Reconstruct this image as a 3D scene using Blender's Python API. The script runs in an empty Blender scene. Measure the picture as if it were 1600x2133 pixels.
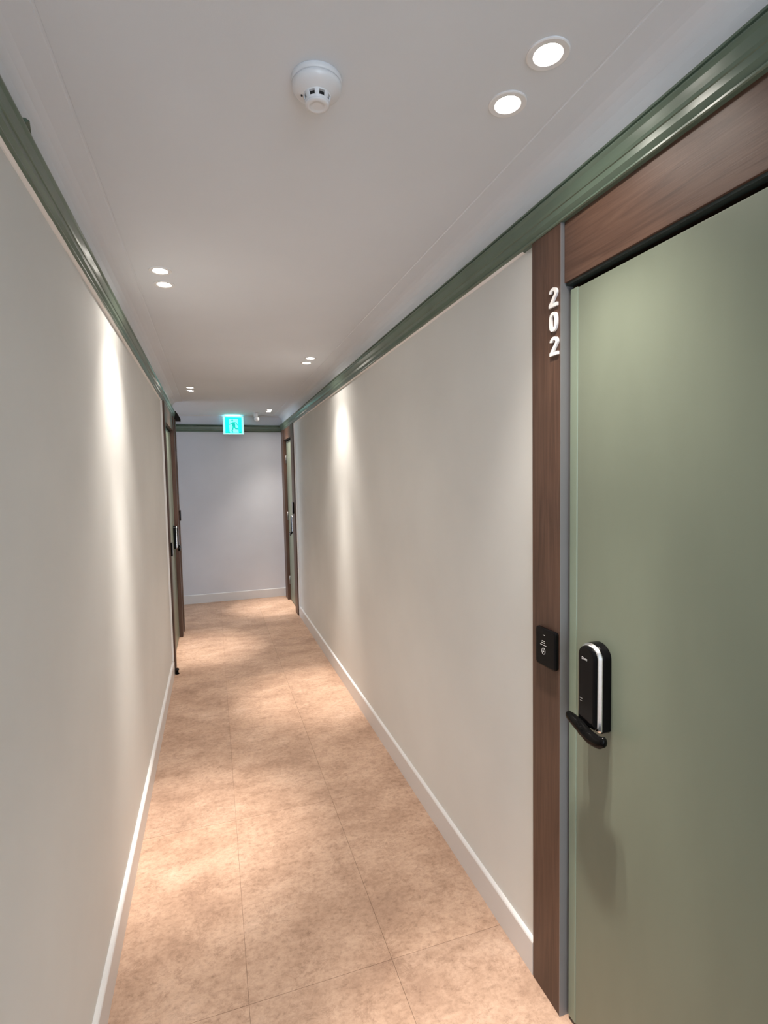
import bpy, bmesh, math, random
from mathutils import Matrix, Vector
C = bpy.context.scene.collection
random.seed(4)

# ---------------------------------------------------------------- camera
F = 1095.0                      # focal length in pixels of the 1600x2133 frame
cd = bpy.data.cameras.new('camera'); cam = bpy.data.objects.new('camera', cd); C.objects.link(cam)
cd.sensor_fit = 'VERTICAL'; cd.sensor_height = 36.0; cd.lens = F / 2133 * 36.0
cd.clip_start = 0.02
Rw = ((0.9504406, -0.03914812, 0.30843167), (-0.31026803, -0.05590025, 0.94900417), (-0.01991032, -0.99766858, -0.06527627))
m = Matrix.Identity(4)
for i in range(3):
    m[i][0] = Rw[i][0]; m[i][1] = -Rw[i][1]; m[i][2] = -Rw[i][2]
m[2][3] = 1.5
cam.matrix_world = m
bpy.context.scene.camera = cam

# ---------------------------------------------------------------- world, exposure
W = bpy.data.worlds.new('world'); bpy.context.scene.world = W; W.use_nodes = True
W.node_tree.nodes['Background'].inputs[0].default_value = (0.72, 0.86, 1.0, 1)
W.node_tree.nodes['Background'].inputs[1].default_value = 4.5
vs = bpy.context.scene.view_settings
vs.view_transform = 'Standard'; vs.look = 'None'; vs.gamma = 1; vs.use_curve_mapping = False
vs.exposure = 0.30
LAMP_W = 4.2                    # watts of each downlight's wide beam
LAMP_CORE = 27.0                 # watts of its narrower core
LAMP_HOT = 105.0                  # and of the hot spot at its centre
LAMP_COL = (1.0, 0.915, 0.825)
LENS_E = 26.0

# ---------------------------------------------------------------- materials
def mat(name, col, rough=0.6, spec=0.5, metal=0.0, coat=0.0):
    mt = bpy.data.materials.new(name); mt.use_nodes = True
    b = mt.node_tree.nodes['Principled BSDF']
    b.inputs['Base Color'].default_value = (*col, 1); b.inputs['Roughness'].default_value = rough
    b.inputs['Specular IOR Level'].default_value = spec; b.inputs['Metallic'].default_value = metal
    b.inputs['Coat Weight'].default_value = coat
    return mt
def nd(mt, t, **kw):
    n = mt.node_tree.nodes.new(t)
    for k, v in kw.items(): setattr(n, k, v)
    return n
def noise(mt, scale, detail=4, rough=0.55, stretch=(1, 1, 1), dist=0.0):
    L = mt.node_tree.links
    g = nd(mt, 'ShaderNodeNewGeometry'); mp = nd(mt, 'ShaderNodeMapping')
    mp.inputs['Scale'].default_value = stretch
    L.new(g.outputs['Position'], mp.inputs['Vector'])
    n = nd(mt, 'ShaderNodeTexNoise'); n.inputs['Scale'].default_value = scale
    n.inputs['Detail'].default_value = detail; n.inputs['Roughness'].default_value = rough
    n.inputs['Distortion'].default_value = dist
    L.new(mp.outputs[0], n.inputs['Vector'])
    return n
def ramp(mt, src, stops):
    r = nd(mt, 'ShaderNodeValToRGB'); e = r.color_ramp.elements
    e[0].position = stops[0][0]; e[0].color = (*stops[0][1], 1)
    e[1].position = stops[-1][0]; e[1].color = (*stops[-1][1], 1)
    for p, c in stops[1:-1]:
        x = e.new(p); x.color = (*c, 1)
    mt.node_tree.links.new(src, r.inputs[0]); return r
def mixc(mt, a, b, fac, mode='MIX'):
    n = nd(mt, 'ShaderNodeMix', data_type='RGBA', blend_type=mode)
    L = mt.node_tree.links
    for k, v in ((6, a), (7, b)):
        if isinstance(v, tuple): n.inputs[k].default_value = (*v, 1)
        else: L.new(v, n.inputs[k])
    if isinstance(fac, float): n.inputs[0].default_value = fac
    else: L.new(fac, n.inputs[0])
    return n.outputs[2]
def bump(mt, src, strength, dist=0.001, prev=None):
    b = nd(mt, 'ShaderNodeBump'); b.inputs['Strength'].default_value = strength; b.inputs['Distance'].default_value = dist
    mt.node_tree.links.new(src, b.inputs['Height'])
    if prev: mt.node_tree.links.new(prev.outputs[0], b.inputs['Normal'])
    mt.node_tree.links.new(b.outputs[0], mt.node_tree.nodes['Principled BSDF'].inputs['Normal'])
    return b
def setcol(mt, out): mt.node_tree.links.new(out, mt.node_tree.nodes['Principled BSDF'].inputs['Base Color'])

def paper(name, col, var=0.03):
    mt = mat(name, col, 0.75, 0.3)
    big = noise(mt, 2.2, 3); r = ramp(mt, big.outputs[0], [(0.3, tuple(c * (1 - var) for c in col)), (0.7, tuple(min(1, c * (1 + var)) for c in col))])
    setcol(mt, r.outputs[0])
    b1 = bump(mt, noise(mt, 5, 2).outputs[0], 0.35, 0.004)
    bump(mt, noise(mt, 900, 2).outputs[0], 0.25, 0.0006, b1)
    return mt
M = {}
M['wall'] = paper('wallpaper warm white', (0.75, 0.755, 0.735))
M['endwall'] = paper('wallpaper lavender grey', (0.72, 0.735, 0.79))
M['ceil'] = paper('ceiling paper', (0.785, 0.82, 0.87), 0.015)
M['base'] = mat('baseboard grey white', (0.74, 0.73, 0.73), 0.4)
M['white'] = mat('white trim', (0.92, 0.91, 0.89), 0.4)
def green(name, col, rough, streak=0.12):
    mt = mat(name, col, rough, 0.5)
    n = noise(mt, 6, 3, stretch=(1, 1, 0.3)); r = ramp(mt, n.outputs[0], [(0.3, tuple(c * (1 - streak) for c in col)), (0.7, tuple(c * (1 + streak) for c in col))])
    setcol(mt, r.outputs[0]); bump(mt, noise(mt, 700, 2).outputs[0], 0.12, 0.0005)
    return mt
M['mould'] = green('moulding green', (0.115, 0.165, 0.122), 0.28)
M['paint'] = green('green paint strip', (0.27, 0.315, 0.26), 0.5, 0.25)
M['leaf'] = green('door leaf sage', (0.190, 0.218, 0.165), 0.40, 0.05)
M['leafedge'] = green('door edge band sage', (0.225, 0.275, 0.21), 0.35, 0.05)
def wood(name, horizontal):
    c1, c2, c3 = (0.060, 0.032, 0.022), (0.100, 0.055, 0.038), (0.138, 0.080, 0.056)
    mt = mat(name, c2, 0.45, 0.4)
    st = (1, 0.06, 1) if horizontal else (1, 1, 0.05)
    n = noise(mt, 60, 5, 0.6, st, 1.2); n2 = noise(mt, 3.0, 2, 0.5)
    r = ramp(mt, n.outputs[0], [(0.25, c1), (0.5, c2), (0.8, c3)])
    r2 = ramp(mt, n2.outputs[0], [(0.3, (0.82, 0.8, 0.8)), (0.7, (1.15, 1.1, 1.05))])
    setcol(mt, mixc(mt, r.outputs[0], r2.outputs[0], 1.0, 'MULTIPLY'))
    st2 = (1, 0.03, 1) if horizontal else (1, 1, 0.03)
    bump(mt, noise(mt, 260, 3, 0.6, st2).outputs[0], 0.25, 0.0006)
    return mt
M['woodV'] = wood('walnut wood upright grain', False)
M['woodH'] = wood('walnut wood level grain', True)
M['silver'] = mat('grey metal strip', (0.24, 0.235, 0.24), 0.4, 0.5, 0.3)
M['darkgreen'] = mat('dark grey green seal', (0.035, 0.048, 0.044), 0.45)
M['gap'] = mat('dark rebate', (0.012, 0.011, 0.011), 0.8)
M['black'] = mat('gloss black plastic', (0.003, 0.003, 0.0035), 0.10, 0.14)
M['blackm'] = mat('satin black metal', (0.003, 0.003, 0.003), 0.13, 0.09)
M['chrome'] = mat('chrome side strip', (0.97, 0.97, 0.98), 0.26, 0.5, 1.0)
M['print'] = mat('white print', (0.75, 0.75, 0.75), 0.5)
M['print3'] = mat('silver lettering', (0.42, 0.42, 0.43), 0.4)
M['print2'] = mat('grey print', (0.16, 0.16, 0.16), 0.5)
M['digit'] = mat('white numerals', (0.92, 0.91, 0.90), 0.35)
M['plastic'] = mat('white plastic', (0.80, 0.81, 0.84), 0.28, 0.5)
M['seam'] = mat('grey floor joint', (0.27, 0.16, 0.11), 0.8)
def floor_mat():
    mt = mat('tan stone vinyl', (0.4, 0.27, 0.18), 0.48, 0.35)
    L = mt.node_tree.links
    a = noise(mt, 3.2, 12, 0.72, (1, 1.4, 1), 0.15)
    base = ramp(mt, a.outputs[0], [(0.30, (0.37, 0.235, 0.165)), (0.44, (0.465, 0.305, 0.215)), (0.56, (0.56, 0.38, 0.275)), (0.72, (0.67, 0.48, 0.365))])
    b = noise(mt, 42, 10, 0.80, (1, 1.25, 1), 0.25)
    rb = ramp(mt, b.outputs[0], [(0.33, (0.46, 0.43, 0.41)), (0.44, (0.83, 0.81, 0.80)), (0.54, (1.01, 1.01, 1.01)), (0.70, (1.14, 1.15, 1.17))])
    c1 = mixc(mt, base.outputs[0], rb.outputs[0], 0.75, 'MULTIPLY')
    v = noise(mt, 7, 12, 0.78, (1, 1.4, 1), 0.5)              # thin darker veins
    rv = ramp(mt, v.outputs[0], [(0.40, (1, 1, 1)), (0.425, (0.72, 0.68, 0.66)), (0.445, (1, 1, 1))])
    c2 = mixc(mt, c1, rv.outputs[0], 0.75, 'MULTIPLY')
    oi = nd(mt, 'ShaderNodeObjectInfo')
    ro = ramp(mt, oi.outputs['Random'], [(0.0, (0.93, 0.93, 0.94)), (1.0, (1.05, 1.04, 1.03))])
    c3 = mixc(mt, c2, ro.outputs[0], 1.0, 'MULTIPLY')
    setcol(mt, c3)
    b1 = bump(mt, b.outputs[0], 0.25, 0.0012); bump(mt, v.outputs[0], 0.15, 0.001, b1)
    return mt
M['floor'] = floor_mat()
def emit(name, col, s):
    mt = mat(name, col, 0.4); b = mt.node_tree.nodes['Principled BSDF']
    b.inputs['Emission Color'].default_value = (*col, 1); b.inputs['Emission Strength'].default_value = s
    return mt
M['lens'] = emit('lit lamp lens', (1.0, 0.93, 0.84), LENS_E)
M['signG'] = emit('lit sign green', (0.0, 0.88, 0.66), 1.0)
M['signGd'] = emit('lit sign figure', (0.0, 0.52, 0.44), 0.75)
M['signW'] = emit('lit sign pale', (0.22, 0.95, 0.85), 0.95)
M['signF'] = emit('lit sign frame', (0.50, 0.92, 0.92), 0.55)
M['lampring'] = mat('lamp ring', (0.88, 0.88, 0.89), 0.3)

# ---------------------------------------------------------------- helpers
def link(name, me, material, parent=None, smooth=False):
    o = bpy.data.objects.new(name, me); C.objects.link(o)
    for x in (material if isinstance(material, (list, tuple)) else [material]): me.materials.append(x)
    if smooth:
        for p in me.polygons: p.use_smooth = True
    if parent:
        o.parent = parent
        o.matrix_parent_inverse = Matrix.Translation(-parent.location) if parent.rotation_euler.z == 0 else parent.matrix_basis.inverted()
    return o
def fin(name, bm, material, parent=None, smooth=False):
    bmesh.ops.recalc_face_normals(bm, faces=bm.faces)
    me = bpy.data.meshes.new(name); bm.to_mesh(me); bm.free()
    return link(name, me, material, parent, smooth)
def addbox(bm, x0, x1, y0, y1, z0, z1, bev=0.0):
    b2 = bmesh.new(); bmesh.ops.create_cube(b2, size=1)
    for v in b2.verts:
        v.co = Vector((x0 + (v.co.x + .5) * (x1 - x0), y0 + (v.co.y + .5) * (y1 - y0), z0 + (v.co.z + .5) * (z1 - z0)))
    if bev: bmesh.ops.bevel(b2, geom=b2.edges[:], offset=bev, segments=2, affect='EDGES', profile=0.5)
    me = bpy.data.meshes.new('t'); b2.to_mesh(me); b2.free(); bm.from_mesh(me); bpy.data.meshes.remove(me)
def box(name, x0, x1, y0, y1, z0, z1, material, parent=None, bev=0.0):
    bm = bmesh.new(); addbox(bm, min(x0, x1), max(x0, x1), y0, y1, z0, z1, bev); return fin(name, bm, material, parent)
def prism(bm, pts, f0, f1):
    """closed outline pts; f0/f1 map an outline point to the two end positions"""
    a = [bm.verts.new(f0(p)) for p in pts]; b = [bm.verts.new(f1(p)) for p in pts]
    n = len(pts)
    bm.faces.new(a); bm.faces.new(b[::-1])
    for i in range(n): bm.faces.new((a[i], b[i], b[(i + 1) % n], a[(i + 1) % n]))
def sweep(bm, pts, rings):
    """closed profile through several mapping functions"""
    R = [[bm.verts.new(f(p)) for p in pts] for f in rings]; n = len(pts)
    for A, B in zip(R, R[1:]):
        for i in range(n): bm.faces.new((A[i], B[i], B[(i + 1) % n], A[(i + 1) % n]))
    bm.faces.new(R[0]); bm.faces.new(R[-1][::-1])
def lathe(bm, prof, centre, seg=48, axis='z', caps=True):
    cx, cy, cz = centre; rings = []
    for r, t in prof:
        ring = []
        for k in range(seg):
            a = 2 * math.pi * k / seg
            if axis == 'z': p = (cx + r * math.cos(a), cy + r * math.sin(a), cz + t)
            else: p = (cx + t, cy + r * math.cos(a), cz + r * math.sin(a))
            ring.append(bm.verts.new(p))
        rings.append(ring)
    for A, B in zip(rings, rings[1:]):
        for k in range(seg): bm.faces.new((A[k], A[(k + 1) % seg], B[(k + 1) % seg], B[k]))
    if caps:
        bm.faces.new(rings[0][::-1]); bm.faces.new(rings[-1])
def empty(name, loc):
    o = bpy.data.objects.new(name, None); C.objects.link(o); o.location = loc; o.empty_display_size = .05
    return o
def tag(o, label=None, cat=None, group=None, kind=None):
    if label: o['label'] = label
    if cat: o['category'] = cat
    if group: o['group'] = group
    if kind: o['kind'] = kind
    return o
def ribbon(pts, w):
    """outline of a thick polyline (mitred)"""
    L, R = [], []
    for i, p in enumerate(pts):
        p = Vector(p)
        d0 = (p - Vector(pts[i - 1])).normalized() if i else None
        d1 = (Vector(pts[i + 1]) - p).normalized() if i < len(pts) - 1 else None
        d0 = d0 or d1; d1 = d1 or d0
        t = (d0 + d1).normalized(); n = Vector((-t.y, t.x)); k = w / 2 / max(.35, n.dot(Vector((-d0.y, d0.x))))
        L.append(p + n * k); R.append(p - n * k)
    return L, R
def addribbon(bm, pts, w, f0, f1):
    L, R = ribbon(pts, w)
    V = [[bm.verts.new(f(q)) for q in (l, r)] for l, r in zip(L, R) for f in (f0, f1)]
    n = len(pts)
    for i in range(n - 1):
        (a0, b0), (a1, b1), (c0, d0), (c1, d1) = V[2 * i], V[2 * i + 1], V[2 * i + 2], V[2 * i + 3]
        bm.faces.new((a0, b0, d0, c0)); bm.faces.new((a1, c1, d1, b1)); bm.faces.new((a0, c0, c1, a1)); bm.faces.new((b0, b1, d1, d0))
    bm.faces.new((V[0][0], V[1][0], V[1][1], V[0][1])); bm.faces.new((V[-2][0], V[-2][1], V[-1][1], V[-1][0]))

# ---------------------------------------------------------------- plan
XL, XR = -0.350, 0.870          # wall faces
Y0, Y1, YL = -2.6, 6.80, 5.66   # open end behind the viewer, end wall, end of the left wall
H = 2.30
MB = lambda y: 2.135 - 0.0045 * y   # underside of the green moulding sags slightly along the corridor

# floor: slab and separate vinyl tiles
fl = tag(box('floor', -4.4, 1.1, Y0, Y1 + .12, -0.12, -0.0035, M['seam']), 'tan stone-look vinyl tile floor of the corridor', 'floor', kind='structure')
ts = 0.433; gx = 0.0009
for i in range(-4, 2):
    for j in range(-6, 8):
        ax, bx = 0.042 + ts * i, 0.042 + ts * (i + 1); ay, by = 1.471 + 2 * ts * j, 1.471 + 2 * ts * (j + 1)
        ay, by = max(ay, Y0), min(by, Y1 - .001)
        left = -1.55 if by > 5.7 else -0.36
        ax, bx = max(ax, left), min(bx, 0.93)
        if bx - ax < .02 or by - ay < .02: continue
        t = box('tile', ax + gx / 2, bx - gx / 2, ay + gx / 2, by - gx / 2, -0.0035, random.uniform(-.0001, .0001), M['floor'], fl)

# walls
def wallmesh(name, boxes, material, label):
    bm = bmesh.new()
    for b in boxes: addbox(bm, *b)
    return tag(fin(name, bm, material), label, 'wall', kind='structure')
wallmesh('wall_right', [(XR, 1.02, Y0, 0.14, 0, 2.42), (XR, 1.02, 1.281, 5.74, 0, 2.42), (XR, 1.02, 6.75, Y1 + .1, 0, 2.42),
    (XR, 1.02, .14, 1.281, 2.12, 2.42), (XR, 1.02, 5.74, 6.75, 2.10, 2.42), (.94, 1.02, .14, 1.281, 0, 2.12), (.94, 1.02, 5.74, 6.75, 0, 2.10)],
    M['wall'], 'long off-white papered wall on the right, with the 202 door in it')
wallmesh('wall_left', [(-.50, XL, Y0, 4.345, 0, 2.42), (-.50, XL, 5.465, YL, 0, 2.42), (-.50, XL, 4.345, 5.465, 2.10, 2.42), (-.50, -.42, 4.345, 5.465, 0, 2.10)],
    M['wall'], 'long off-white papered wall on the left')
wallmesh('wall_end', [(-4.3, XR, Y1, Y1 + .1, 0, 2.42)], M['endwall'], 'lavender grey end wall under the exit sign')
wallmesh('wall_side_passage', [(-4.3, -.50, YL - .05, YL, 0, 2.42)], M['wall'], 'wall of the side passage hidden beyond the left wall')

# ceiling: flat field, faint seams, rounded coves down to the walls
bm = bmesh.new()
coveR = [(XR, 2.215), (XR - .001, 2.238), (XR - .006, 2.256), (XR - .015, 2.272), (XR - .028, 2.284), (XR - .044, 2.2915), (XR - .060, 2.2945), (.7600, 2.2983), (.7585, 2.3003), (.7540, 2.3003), (.7525, 2.2995)]
coveL = [(-.2490, 2.2995), (-.2505, 2.3003), (-.2550, 2.3003), (-.2565, 2.2983), (-.285, 2.2950), (-.305, 2.2915), (-.321, 2.284), (-.335, 2.272), (-.344, 2.256), (-.349, 2.238), (XL, 2.215)]
pr = coveR + coveL + [(XL - .04, 2.215), (XL - .04, 2.44), (XR + .04, 2.44), (XR + .04, 2.215)]
prism(bm, pr, lambda p: (p[0], Y0, p[1]), lambda p: (p[0], YL, p[1]))
pr = coveR + [(-4.3, 2.2995), (-4.3, 2.44), (XR + .04, 2.44), (XR + .04, 2.215)]
prism(bm, pr, lambda p: (p[0], YL, p[1]), lambda p: (p[0], Y1, p[1]))
tag(fin('ceiling', bm, M['ceil']), 'flat off-white papered ceiling with softly rounded edges', 'ceiling', kind='structure')

# green crown moulding: profile (protrusion, height over its underside)
PROF = [(0, 0), (.015, 0), (.018, .002), (.018, .006), (.014, .009), (.022, .019), (.022, .0325), (.0245, .034), (.0262, .040), (.0275, .048), (.029, .058),
        (.032, .0625), (.0335, .0655), (.0330, .069), (.0300, .0705), (.016, .0715), (.016, .0735), (.026, .0800), (.026, .0850), (.022, .087), (0, .088)]
def moulding(name, side, label, ya, yb):
    xw = XR if side > 0 else XL; s = -side
    root = empty(name, (xw, ya, 2.13)); tag(root, label, 'moulding', kind='structure')
    ys = [ya + (yb - ya) * k / 12 for k in range(13)]
    bm = bmesh.new()
    sweep(bm, PROF, [(lambda p, y=y: (xw + s * (p[0]) + (-.002 * s if p[0] == 0 else 0), y, MB(y) + p[1])) for y in ys])
    fin('moulding', bm, M['mould'], root)
    # green paint spilled on the wall above the moulding, its upper edge uneven
    bm = bmesh.new(); n = 110; vs_ = []
    rnd = random.Random(7 if side > 0 else 3); w = .02
    for k in range(n + 1):
        y = ya + (yb - ya) * k / n; w += rnd.uniform(-.0022, .0022); lim = (.012, .030) if side > 0 else (.009, .020); w = min(max(w, lim[0]), lim[1])
        z0 = MB(y) + .087; z1 = min(z0 + w * (1 - .03 * max(0, y - 2)), 2.236)
        vs_.append([bm.verts.new((xw + s * d, y, z)) for d, z in ((.0016, z0), (.0016, z1), (-.002, z1), (-.002, z0))])
    for a, b in zip(vs_, vs_[1:]):
        for i in range(4): bm.faces.new((a[i], b[i], b[(i + 1) % 4], a[(i + 1) % 4]))
    bm.faces.new(vs_[0]); bm.faces.new(vs_[-1][::-1])
    tag(fin('paint_strip', bm, M['paint'], root), 'paler green painted strip along the wall')
    # white caulk bead below
    bm = bmesh.new(); vs_ = []
    for k in range(n + 1):
        y = ya + (yb - ya) * k / n; h = .0028 + rnd.uniform(0, .002); z1 = MB(y) + .001
        vs_.append([bm.verts.new((xw + s * d, y, z)) for d, z in ((.0135, z1), (.004, z1 - h), (-.002, z1 - h), (-.002, z1))])
    for a, b in zip(vs_, vs_[1:]):
        ym = a[0].co.y
        if (side > 0 and (.12 < ym < 1.28 or ym > 5.73)) or (side < 0 and (ym > 4.36)): continue
        for i in range(4): bm.faces.new((a[i], b[i], b[(i + 1) % 4], a[(i + 1) % 4]))
    tag(fin('caulk_bead', bm, M['white'], root), 'thin white caulk line under the green moulding')
    return root
tr = moulding('trim_1', 1, 'stepped green crown moulding along the right wall', Y0, Y1 - .001)
tl = moulding('trim_2', -1, 'stepped green crown moulding along the left wall, cut off before the end wall', Y0, YL)
# chip on the left moulding's top edge and its dark sawn end
bm = bmesh.new(); prism(bm, [(0, 0), (.024, .002), (.031, -.003), (.024, -.007), (0, -.006)], lambda p: (XL + p[0], 1.262, MB(1.3) + .100 + p[1]), lambda p: (XL + p[0] * .75, 1.300, MB(1.3) + .094 + p[1] * .5))
tag(fin('loose_edge', bm, M['mould'], tl), 'lifted chip on the upper edge of the left moulding')
bm = bmesh.new(); prism(bm, [(0, -.012), (.074, -.012), (.074, .015), (.050, .060), (.032, .085), (0, .085)], lambda p: (XL + p[0], YL - .05, MB(5.6) + p[1]), lambda p: (XL + p[0], YL + .012, MB(5.6) + p[1]))
tag(fin('end_block', bm, M['gap'], tl), 'dark sawn end block of the left moulding')
# end wall moulding
root = tag(empty('trim_3', (0, Y1, 2.1)), 'dark green crown moulding across the end wall behind the exit sign', 'moulding', kind='structure')
bm = bmesh.new(); sweep(bm, PROF, [(lambda p, x=x, z=z: (x, Y1 - p[0] + (.002 if p[0] == 0 else 0), z + p[1] * .98)) for x, z in ((-4.3, 2.097), (XR - .02, 2.099))])
fin('moulding', bm, M['mould'], root)
tag(box('trim_4', -4.3, XR - .03, Y1 - .010, Y1 + .002, 2.287, 2.303, M['base'], None, .002), 'thin grey bead where the end wall meets the ceiling', 'trim', kind='structure')

# baseboards, with a small flat top
def baseboard(name, segs, label):
    bm = bmesh.new()
    P = [(0, 0), (.013, 0), (.013, .100), (.011, .104), (.007, .107), (0, .107)]
    for kind, a, b in segs:
        if kind == 'R': prism(bm, P, lambda p: (XR + .002 - p[0] - (.002 if p[0] else 0), a, p[1]), lambda p: (XR + .002 - p[0] - (.002 if p[0] else 0), b, p[1]))
        if kind == 'L': prism(bm, P, lambda p: (XL - .002 + p[0] * 1.15 + (.002 if p[0] else 0), a, p[1]), lambda p: (XL - .002 + p[0] * 1.15 + (.002 if p[0] else 0), b, p[1]))
        if kind == 'E': prism(bm, P, lambda p: (a, Y1 + .002 - p[0], p[1]), lambda p: (b, Y1 + .002 - p[0], p[1]))
    return tag(fin(name, bm, M['base']), label, 'baseboard', kind='structure')
baseboard('baseboard_right', [('R', Y0, .012), ('R', 1.2825, 5.722)], 'grey white baseboard along the right wall')
baseboard('baseboard_left', [('L', Y0, 4.333), ('L', 5.467, 5.545)], 'grey white baseboard along the left wall')
baseboard('baseboard_end', [('E', -4.3, XR - .0)], 'grey white baseboard under the end wall')

# ---------------------------------------------------------------- doors
def rounded(y0, y1, z0, z1, r, n=8):
    P = []
    for cy, cz, a0 in ((y1 - r, z1 - r, 0), (y0 + r, z1 - r, 90), (y0 + r, z0 + r, 180), (y1 - r, z0 + r, 270)):
        for k in range(n + 1):
            a = math.radians(a0 + 90 * k / n); P.append((cy + r * math.cos(a), cz + r * math.sin(a)))
    return P
def shell(bm, outline_fn, steps):
    """steps: (x, inset) rings of an outline on the wall plane, first at the back, last at the front"""
    R = []
    for x, ins in steps: R.append([bm.verts.new((x, p[0], p[1])) for p in outline_fn(ins)])
    for A, B in zip(R, R[1:]):
        for i in range(len(A)): bm.faces.new((A[i], A[(i + 1) % len(A)], B[(i + 1) % len(A)], B[i]))
    bm.faces.new(R[0][::-1]); bm.faces.new(R[-1])
LOCKSEG = 40
def lock_outline(yc, z0, z1, hw):
    def f(ins):
        r = hw - ins; rb = .006; P = []
        a_ = [180 * k / LOCKSEG for k in range(LOCKSEG + 1)]
        zt = z1 - hw * .82
        for a in a_: P.append((yc + r * math.cos(math.radians(a)), zt + r * .82 * math.sin(math.radians(a))))
        P += [(yc - r, z0 + ins + rb), (yc - r + rb, z0 + ins), (yc + r - rb, z0 + ins), (yc + r, z0 + ins + rb)]
        return P
    return f
def door(name, side, yj0, yj1, ya, yb, far, label, ztop=1.981, lock_at='far', zh=1.955, detail=True, trimside=True, p=.013, strip=True):
    """near-in-x helper: side +1 right wall, -1 left wall. yj0..yj1 jamb carrying the lock side, ya..yb leaf, far = other jamb range."""
    xw = XR if side > 0 else XL; s = -side               # s points into the corridor
    X = lambda d: xw + s * d                              # d = distance from wall face into the corridor
    root = tag(empty(name, (xw, (ya + yb) / 2, 0)), label, 'door', kind='structure')
    top = 2.1375 - .0045 * ya
    j = box('jamb', X(p), X(-.068), yj0, yj1, 0, top, M['woodV'], root, .0012)
    box('jamb', X(p), X(-.068), far[0], far[1], 0, top, M['woodV'], root, .0012)
    lo, hi = min(yj1, far[1]), max(yj0, far[0])           # opening between the jambs
    box('header', X(p - .009), X(-.066), lo + .003, hi - .003, ztop, top, M['woodH'], root, .001)
    if strip: box('metal_strip', X(.0136), X(-.024), (yj0 - .0022) if yj0 > ya else yj1, yj0 if yj0 > ya else yj1 + .0022, 0, top, M['silver'], root)
    # rebate and seals
    box('rebate', X(-.0505), X(-.066), lo, hi, 0, ztop, M['gap'], root)
    box('head_seal', X(-.002), X(-.022), lo + .002, hi - .002, ztop - .006, ztop + .002, M['darkgreen'], root)
    leaf = box('door_leaf', X(-.010), X(-.050), ya, yb, .010, zh + .006, M['leaf'], root, .0015)
    e = .027
    if lock_at == 'far': box('edge_band', X(-.0075), X(-.030), yb - e, yb + .0015, .010, zh + .008, M['leafedge'], leaf, .0025)
    else: box('edge_band', X(-.0075), X(-.030), ya - .0015, ya + e, .010, zh + .008, M['leafedge'], leaf, .0025)
    # lock
    d = -1 if lock_at == 'far' else 1
    yc = (yb - .112) if lock_at == 'far' else (ya + .112)
    lk = empty_part('door_lock', root, (X(-.009), yc, 1.0))
    f = lock_outline(yc, .880, 1.092, .0385)
    bm = bmesh.new(); shell(bm, f, [(X(-.012), .0), (X(.010), .0), (X(.014), .0012)])
    fin('lock_body', bm, M['black'], lk)
    bm = bmesh.new(); shell(bm, f, [(X(.0135), .0012), (X(.0160), .0014), (X(.0215), .0055), (X(.0235), .0085)])
    tag(fin('lock_rim', bm, M['chrome'], lk), 'bright bevelled chrome rim round the lock front')
    bm = bmesh.new(); shell(bm, f, [(X(.022), .0075), (X(.0275), .0082), (X(.0305), .0110), (X(.0315), .0145)])
    fin('lock_front', bm, M['black'], lk)
    bm = bmesh.new()                                      # lever across the foot of the lock
    pts = [(yc + .058 * (-d), .892), (yc + .040 * (-d), .889), (yc + .01 * (-d), .882), (yc - .02 * (-d), .872), (yc - .052 * (-d), .873), (yc - .066 * (-d), .880)]
    rings = []; NQ = 20
    ctrl = [(y, z, hh, th) for (y, z), hh, th in zip(pts, (.0115, .0145, .0170, .0170, .0155, .0135), (.008, .011, .013, .013, .012, .010))]
    def cr(t):                                            # smooth curve through the control sections
        i = min(int(t), len(ctrl) - 2); u = t - i; P = [ctrl[max(0, min(len(ctrl) - 1, i + k))] for k in (-1, 0, 1, 2)]
        return [.5 * (2 * b + (c - a) * u + (2 * a - 5 * b + 4 * c - d_) * u * u + (3 * b - a - 3 * c + d_) * u ** 3) for a, b, c, d_ in zip(*P)]
    secs = [cr(k * 5 / 20) for k in range(21)]
    e0, e1 = secs[0], secs[-1]; dy = math.copysign(1, e1[0] - e0[0])
    secs = [(e0[0] - dy * .006 * b_, e0[1], e0[2] * a_, e0[3] * a_) for a_, b_ in ((.35, 1), (.75, .7))] + secs + [(e1[0] + dy * .007 * b_, e1[1], e1[2] * a_, e1[3] * a_) for a_, b_ in ((.8, .65), (.4, 1))]
    for (y, z, hh, th) in secs:
        xx = X(.036)
        ring = []
        for q in range(NQ):
            a = 2 * math.pi * q / NQ; ring.append(bm.verts.new((xx + th * math.cos(a), y, z + hh * math.sin(a))))
        rings.append(ring)
    for A, B in zip(rings, rings[1:]):
        for q in range(NQ): bm.faces.new((A[q], A[(q + 1) % NQ], B[(q + 1) % NQ], B[q]))
    bm.faces.new(rings[0][::-1]); bm.faces.new(rings[-1])
    lathe(bm, [(.011, .0), (.011, .022)], (X(.026) if s < 0 else X(.026), yc, .880), 16, 'x') if s > 0 else lathe(bm, [(.011, .0), (.011, -.022)], (X(.026), yc, .880), 16, 'x')
    fin('lever', bm, M['blackm'], lk, True)
    if detail:
        zx = X(.0320)
        t = text('lettering', 'Dnec', .0090, lk, zx, yc + .0145, 1.0510, material=M['print3'])
        bm = bmesh.new(); addbox(bm, zx, zx + .0006, yc + .012, yc + .021, .951, .953); addbox(bm, zx, zx + .0006, yc + .012, yc + .020, .945, .9463)
        fin('keypad_mark', bm, M['print2'], lk)
    # hinges on the other edge
    yh = ya if lock_at == 'far' else yb
    for z in (.25, 1.05, 1.75):
        bm = bmesh.new(); lathe(bm, [(.006, -.05), (.006, .05)], (X(-.004), yh, z), 12); fin('hinge', bm, M['silver'], root, True)
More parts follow.
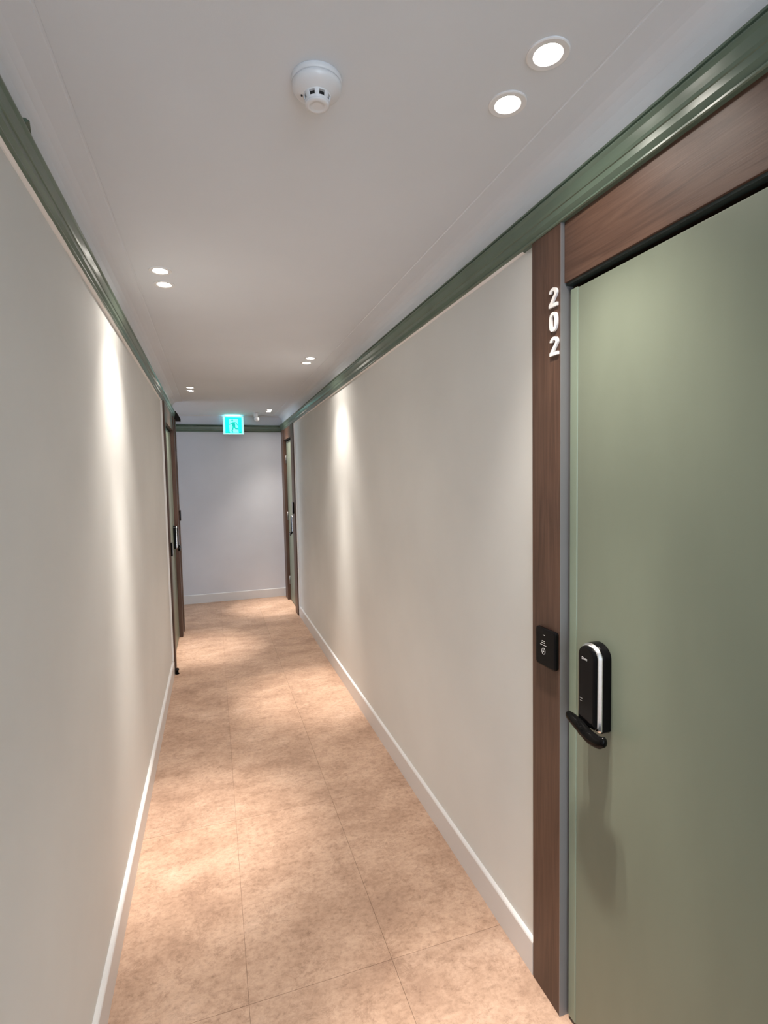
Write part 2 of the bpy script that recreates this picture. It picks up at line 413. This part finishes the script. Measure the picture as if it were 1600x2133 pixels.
    if trimside:
        # pale corner bead on the viewer's side of the frame
        y = min(yj0, far[0])
        tag(box('corner_bead', X(.013), X(-.002), y - .016, y - .0003, 0.0, top, M['white'], root, .002), 'thin white bead beside the door frame')
    return root
def empty_part(name, parent, loc):
    o = bpy.data.objects.new(name, None); C.objects.link(o); o.empty_display_size = .03
    o.location = Vector(loc) - parent.location; o.parent = parent
    return o
_old_link = link
def link(name, me, material, parent=None, smooth=False):
    o = bpy.data.objects.new(name, me); C.objects.link(o)
    for x in (material if isinstance(material, (list, tuple)) else [material]): me.materials.append(x)
    if smooth:
        for p in me.polygons: p.use_smooth = True
    if parent:
        w = Vector((0, 0, 0)); q = parent
        while q is not None: w += q.location; q = q.parent
        o.parent = parent; me.transform(Matrix.Translation(-w))
    return o
def text(name, s, size, parent, x, y, z, bold=True, extr=.0003, material=None):
    """lettering lying on the right wall, read from the corridor"""
    cu = bpy.data.curves.new(name, 'FONT'); cu.body = s; cu.size = size; cu.extrude = extr; cu.offset = .00018 if bold else 0
    cu.resolution_u = 3
    tmp = bpy.data.objects.new('tmp', cu); C.objects.link(tmp)
    dg = bpy.context.evaluated_depsgraph_get(); me = bpy.data.meshes.new_from_object(tmp.evaluated_get(dg)); bpy.data.objects.remove(tmp); bpy.data.curves.remove(cu)
    # local x -> -Y, local y -> +Z, local z -> -X
    mt4 = Matrix(((0, 0, -1, x), (-1, 0, 0, y), (0, 1, 0, z), (0, 0, 0, 1)))
    me.transform(mt4)
    return link(name, me, material or M['print'], parent)

door('door_1', 1, 1.155, 1.280, .285, 1.1425, (.015, .14), 'sage green door beside the number 202, in a walnut frame at the right edge', trimside=False)
door('door_2', -1, 5.365, 5.465, 4.440, 5.35, (4.345, 4.425), 'narrow-looking sage door in a walnut frame at the far end of the left wall', detail=False, p=.025, strip=False)
door('door_3', 1, 5.74, 5.920, 5.935, 6.54, (6.555, 6.745), 'sage door in a walnut frame at the far end of the right wall', lock_at='near', detail=False, p=.025, strip=False)
# second frame post beyond door_2
fp = tag(empty('door_4', (XL, 5.6, 0)), 'walnut post of another door frame at the corner of the left wall', 'door frame', kind='structure')
box('jamb', XL - .05, XL + .028, 5.550, 5.662, 0, 2.112, M['woodV'], fp, .0015)
for z0, z1 in ((1.96, 2.03), (1.83, 1.92), (1.70, 1.79)):
    box('hinge', XL + .0275, XL + .032, 5.560, 5.585, z0, z1, M['silver'], fp, .001)

# ---------------------------------------------------------------- card readers
def reader(side, y, z, label, detail, w=.088, hgt=.106, p=.013):
    xw = (XR if side > 0 else XL); s = -side; X = lambda d: xw + s * (d + p - .013)
    r = tag(empty('card_reader', (X(.013), y, z)), label, 'card reader', 'black card readers on the door frames')
    def f(ins): return rounded(y - w / 2 + ins, y + w / 2 - ins, z - hgt / 2 + ins, z + hgt / 2 - ins, max(.002, .009 - ins))
    bm = bmesh.new(); shell(bm, f, [(X(.0128), .002), (X(.0175), .0015)]); fin('back_plate', bm, M['blackm'], r)
    bm = bmesh.new(); shell(bm, f, [(X(.0175), 0), (X(.0235), 0), (X(.0255), .0015), (X(.0262), .004)]); fin('front_panel', bm, M['black'], r)
    if detail:
        xx = X(.0262)
        def bar(y0, y1, z0, z1, nm='mark', mt=M['print']):
            b = bmesh.new(); addbox(b, xx - .0004, xx + .0003, min(y0, y1), max(y0, y1), z0, z1); return fin(nm, b, mt, r)
        bar(y + .0005, y + .0085, z + .0335, z + .0350, 'indicator')
        # two short lines and one long line of tiny print, each broken into words
        for (ya, yb, zz, hh) in ((.001, .0135, .0165, .0016), (.0005, .0150, .0115, .0014), (-.008, .021, .0055, .0012)):
            b = bmesh.new(); q = yb
            while q > ya:
                wd = min(random.choice((.0022, .0032, .0042)), q - ya); addbox(b, xx - .0004, xx + .0003, y + q - wd, y + q, z + zz, z + zz + hh); q -= wd + .0005
            fin('print_line', b, M['print'], r)
        b = bmesh.new(); cy, cz = y + .0065, z - .0105
        pts = [(cy + .0075 * math.cos(a), cz + .0085 * math.sin(a)) for a in [2 * math.pi * k / 28 for k in range(29)]]
        addribbon(b, pts, .0013, lambda p: (xx - .0004, p[0], p[1]), lambda p: (xx + .0003, p[0], p[1]))
        addribbon(b, [(cy + .0025, cz - .001), (cy - .0025, cz - .001)], .003, lambda p: (xx - .0004, p[0], p[1]), lambda p: (xx + .0003, p[0], p[1]))
        addribbon(b, [(cy + .0005, cz + .001), (cy + .0005, cz + .0045)], .001, lambda p: (xx - .0004, p[0], p[1]), lambda p: (xx + .0003, p[0], p[1]))
        fin('target_symbol', b, M['print'], r)
    return r
reader(1, 1.202, 1.028, 'black card reader with a white target symbol, below the 202', True)
reader(-1, 4.385, .975, 'black card reader on the left walnut door frame, nearer the camera', False, w=.07, p=.025)
reader(1, 5.840, 1.185, 'black card reader on the far right walnut door frame', False, hgt=.13, p=.025)
reader(-1, 5.606, 1.165, 'black card reader on the last walnut post at the left corner', False, p=.028)

# ---------------------------------------------------------------- room number 202
rn = tag(empty('room_number', (XR - .013, 1.1805, 1.89)), 'white raised numerals 202 set one below another on the walnut frame', 'room number')
def two():
    P = []
    for k in range(13):
        a = math.radians(172 - k * 17.2); P.append((.5 + .335 * math.cos(a), 1.055 + .29 * math.sin(a)))
    return P + [(.18, .135), (.20, .125)]
def digit(kind, y, z, w, hgt):
    bm = bmesh.new(); xa, xb = XR - .0128, XR - .0185
    g = lambda x: (lambda p: (x, y - p[0] * w, z + p[1] * hgt / 1.45))
    sw = .245
    if kind == '0':
        n = 40; O, I = [], []
        for k in range(n):
            a = 2 * math.pi * k / n; c, s_ = math.cos(a), math.sin(a)
            yy = .5 + .42 * math.copysign(abs(c) ** .75, c); zz = .725 + .725 * math.copysign(abs(s_) ** .8, s_)
            O.append((yy, zz)); I.append((.5 + (yy - .5) * .40, .725 + (zz - .725) * .655))
        V = [[bm.verts.new(g(x)(p)) for p in L] for x in (xa, xb) for L in (O, I)]
        for i in range(n):
            j = (i + 1) % n
            bm.faces.new((V[2][i], V[2][j], V[3][j], V[3][i])); bm.faces.new((V[0][i], V[1][i], V[1][j], V[0][j]))
            bm.faces.new((V[0][i], V[0][j], V[2][j], V[2][i])); bm.faces.new((V[1][i], V[3][i], V[3][j], V[1][j]))
    else:
        P = [(.5 + .30 * math.cos(math.radians(a)), 1.03 + .30 * math.sin(math.radians(a))) for a in range(176, -33, -13)]
        P += [(.60, .70), (.20, .18)]
        addribbon(bm, P, sw * .98, g(xa), g(xb))
        addribbon(bm, [(.07, .125), (.92, .125)], .25, g(xa - .00005), g(xb - .00005))
    return fin('digit', bm, M['digit'], rn)
digit('2', 1.2000, 1.9300, .0400, .0485)
digit('0', 1.1990, 1.8680, .0390, .0490)
digit('2', 1.1965, 1.8065, .0400, .0475)

# ---------------------------------------------------------------- downlights
def downlight(x, y, label, group='recessed ceiling downlights', core=True):
    zc = 2.2995
    r = tag(empty('downlight', (x, y, zc)), label, 'downlight', group)
    bm = bmesh.new(); lathe(bm, [(.0405, .0008), (.0405, -.0022), (.0385, -.0034), (.0280, -.0030), (.0255, -.0012), (.0245, .0008)], (x, y, zc), 48)
    for f in [f for f in bm.faces if len(f.verts) > 4]: bm.faces.remove(f)
    fin('ring', bm, M['lampring'], r, False)
    bm = bmesh.new(); lathe(bm, [(.0250, .0005), (.0250, -.0014), (.019, -.0026), (.010, -.0032), (.001, -.0034)], (x, y, zc), 32); fin('lens', bm, M['lens'], r, True)
    for nm, watts, ang, bl in (('beam', LAMP_W, 150, 1.0), ('core', LAMP_CORE, 82, 1.0), ('hot', LAMP_HOT, 33, 1.0)):
        ld = bpy.data.lights.new(nm, 'SPOT'); ld.energy = watts; ld.color = LAMP_COL; ld.spot_size = math.radians(ang); ld.spot_blend = bl; ld.shadow_soft_size = .02
        lo = bpy.data.objects.new(nm, ld); C.objects.link(lo); lo.parent = r; lo.location = (0, 0, -.012)
    return r
DL = [(.640, .902, 'lit recessed downlight nearest the camera, at the top right of the ceiling'),
      (.638, 1.043, 'lit recessed downlight just beyond the top right one'),
      (-.156, 2.205, 'nearer of the two lit downlights by the left ceiling edge'),
      (-.154, 2.350, 'farther of the two lit downlights by the left ceiling edge'),
      (.652, 3.517, 'nearer of the two lit downlights half way along the right ceiling edge'),
      (.651, 3.664, 'farther of the two lit downlights half way along the right ceiling edge'),
      (-.148, 4.825, 'nearer of the two small downlights far down the left, above the green door'),
      (-.150, 4.985, 'farther of the two small downlights far down the left, above the green door'),
      (.657, 6.190, 'nearer of the last two downlights, right of the exit sign'),
      (.660, 6.330, 'last downlight before the end wall, right of the exit sign')]
for a in DL: downlight(*a)
for x, y, w in ((.64, -1.72, 'farther'), (.64, -1.58, 'nearer')):
    downlight(x, y, w + ' of two ceiling downlights behind the camera, outside the picture', 'downlights behind the camera')

# ---------------------------------------------------------------- smoke detector
sx, sy = .231, 1.092
sd = tag(empty('smoke_detector', (sx, sy, H)), 'round white smoke detector with a slotted nose on the ceiling', 'smoke detector')
bm = bmesh.new(); lathe(bm, [(.0500, .001), (.0510, -.003), (.0505, -.0105), (.0495, -.0115)], (sx, sy, H), 64); fin('base', bm, M['plastic'], sd, True)
bm = bmesh.new(); lathe(bm, [(.0480, -.0108), (.0480, -.0125)], (sx, sy, H), 64); fin('groove', bm, M['lampring'], sd, True)
bm = bmesh.new(); lathe(bm, [(.0485, -.0122), (.0500, -.0130), (.0495, -.0180), (.0470, -.0225), (.0420, -.0265), (.0350, -.0300), (.0290, -.0325), (.0272, -.0335)], (sx, sy, H), 64); fin('dome', bm, M['plastic'], sd, True)
bm = bmesh.new()                     # slotted chamber
lathe(bm, [(.0282, -.0325), (.0276, -.0345), (.0272, -.0352)], (sx, sy, H), 64); lathe(bm, [(.0252, -.0440), (.0247, -.0455), (.0240, -.0480)], (sx, sy, H), 64)
NS = 8
for k in range(NS):
    a0 = 2 * math.pi * k / NS - math.radians(102); a = a0 - .17; b_ = a0 + .17
    n = 5
    V = []
    for q in range(n + 1):
        t = a + (b_ - a) * q / n
        V.append([bm.verts.new((sx + r * math.cos(t), sy + r * math.sin(t), H + z)) for r, z in ((.0272, -.0350), (.0253, -.0442), (.0230, -.0442), (.0245, -.0350))])
    for A, B in zip(V, V[1:]):
        for i in range(4): bm.faces.new((A[i], B[i], B[(i + 1) % 4], A[(i + 1) % 4]))
    bm.faces.new(V[0]); bm.faces.new(V[-1][::-1])
fin('chamber', bm, M['plastic'], sd)
bm = bmesh.new(); lathe(bm, [(.0215, -.0340), (.0210, -.0440)], (sx, sy, H), 32); fin('mesh_screen', bm, M['gap'], sd)
bm = bmesh.new(); lathe(bm, [(.0240, -.0475), (.0238, -.0500), (.0218, -.0520), (.0150, -.0526), (.0145, -.0521), (.008, -.0521), (.001, -.0523)], (sx, sy, H), 48); fin('nose_cap', bm, M['plastic'], sd, True)
bm = bmesh.new(); lathe(bm, [(.0020, -.0290), (.0020, -.0335), (.001, -.0342)], (sx - .0300, sy + .006, H), 12); fin('indicator_lamp', bm, M['gap'], sd, True)

# ---------------------------------------------------------------- exit sign
ex0, ex1, ez0, ez1, eyf, eyb = .148, .398, 2.060, 2.284, 6.700, 6.798
es = tag(empty('exit_sign', ((ex0 + ex1) / 2, eyb, ez1)), 'lit cyan green exit sign with a running figure on the end wall', 'exit sign')
box('housing', ex0, ex1, eyf + .012, 6.766, ez0, ez1, M['plastic'], es, .004)
box('wall_bracket', ex0 + .05, ex1 - .05, 6.760, 6.7995, ez0 + .07, ez1 - .03, M['plastic'], es)
box('face_plate', ex0 + .004, ex1 - .004, eyf + .004, eyf + .014, ez0 + .004, ez1 - .004, M['signF'], es, .002)
g0 = lambda p: (ex0 + .027 + p[0] * .196, eyf + .0045, ez0 + .016 + p[1] * .192)
def G(y0, y1):
    f = lambda y: (lambda p: (ex0 + .027 + p[0] * .196, y, ez0 + .016 + p[1] * .192))
    return f(y0), f(y1)
bm = bmesh.new(); prism(bm, [(0, 0), (1, 0), (1, 1), (0, 1)], *G(eyf + .0045, eyf + .0030)); fin('green_panel', bm, M['signG'], es)
bm = bmesh.new(); prism(bm, [(.27, .03), (.80, .03), (.78, .20), (.78, .90), (.24, .90), (.24, .35)], *G(eyf + .0032, eyf + .0022)); fin('doorway_pictogram', bm, M['signW'], es)
bm = bmesh.new()
hd = [(.44 + .062 * math.cos(2 * math.pi * k / 16), .80 + .062 * math.sin(2 * math.pi * k / 16)) for k in range(16)]
g = G(eyf + .0024, eyf + .0012)
prism(bm, hd, *g)
prism(bm, [(.40, .66), (.50, .71), (.60, .64), (.62, .42), (.50, .34), (.42, .44)], *g)          # trunk
addribbon(bm, [(.47, .69), (.36, .60), (.28, .55), (.20, .57)], .055, *g)                    # arm forward
addribbon(bm, [(.52, .69), (.64, .67), (.71, .58), (.76, .50)], .055, *g)                    # arm back
addribbon(bm, [(.48, .42), (.46, .28), (.40, .16), (.46, .05)], .075, *g)                    # leg down
addribbon(bm, [(.56, .42), (.62, .29), (.78, .27)], .075, *g)                                # leg back
fin('running_figure', bm, M['signGd'], es)
bm = bmesh.new(); prism(bm, [(.80, .03), (.90, .0), (1, .03), (1, .06), (.86, .10)], *g); fin('ground_mark', bm, M['signGd'], es)
bm = bmesh.new(); prism(bm, [(.03, .03), (.30, .0), (.28, .05), (.05, .07)], *g); fin('ground_mark', bm, M['signGd'], es)
ld = bpy.data.lights.new('sign_glow', 'AREA'); ld.energy = .45; ld.color = (.25, .95, 1.0); ld.shape = 'RECTANGLE'; ld.size = .16; ld.size_y = .012
lo = bpy.data.objects.new('sign_glow', ld); C.objects.link(lo); lo.parent = es; lo.location = (0, -.040, .001); lo.rotation_euler = (math.pi, 0, 0)

# ---------------------------------------------------------------- small ceiling fixture
cx, cy = .520, 6.42
cf = tag(empty('ceiling_camera', (cx, cy, H)), 'small white camera with a rounded head hanging from the ceiling beside the exit sign', 'camera')
bm = bmesh.new(); lathe(bm, [(.045, .001), (.045, -.004), (.041, -.006)], (cx, cy, H), 32); fin('mount_plate', bm, M['plastic'], cf)
bm = bmesh.new(); lathe(bm, [(.024, -.004), (.025, -.040), (.023, -.062)], (cx, cy, H), 32); fin('stem', bm, M['plastic'], cf, True)
bm = bmesh.new(); prof = [(.030 * math.sin(math.radians(a)) + .0005, .030 * math.cos(math.radians(a))) for a in range(0, 181, 15)]
lathe(bm, prof, (cx + .009, cy - .004, H - .080), 32); fin('head', bm, M['plastic'], cf, True)

# ---------------------------------------------------------------- door stop on the left and scuff on the floor
ds = tag(empty('door_stop', (-.31, 4.33, 0)), 'small dark door stop on the floor at the foot of the left door frame', 'door stop')
bm = bmesh.new(); lathe(bm, [(.016, 0.0001), (.016, .004), (.010, .008), (.009, .026), (.013, .030), (.013, .042), (.010, .044)], (-.318, 4.335, 0), 20); fin('post', bm, M['blackm'], ds, True)
bm = bmesh.new(); lathe(bm, [(.0138, .030), (.0148, .036), (.0138, .041)], (-.318, 4.335, 0), 20); fin('rubber_ring', bm, M['gap'], ds, True)
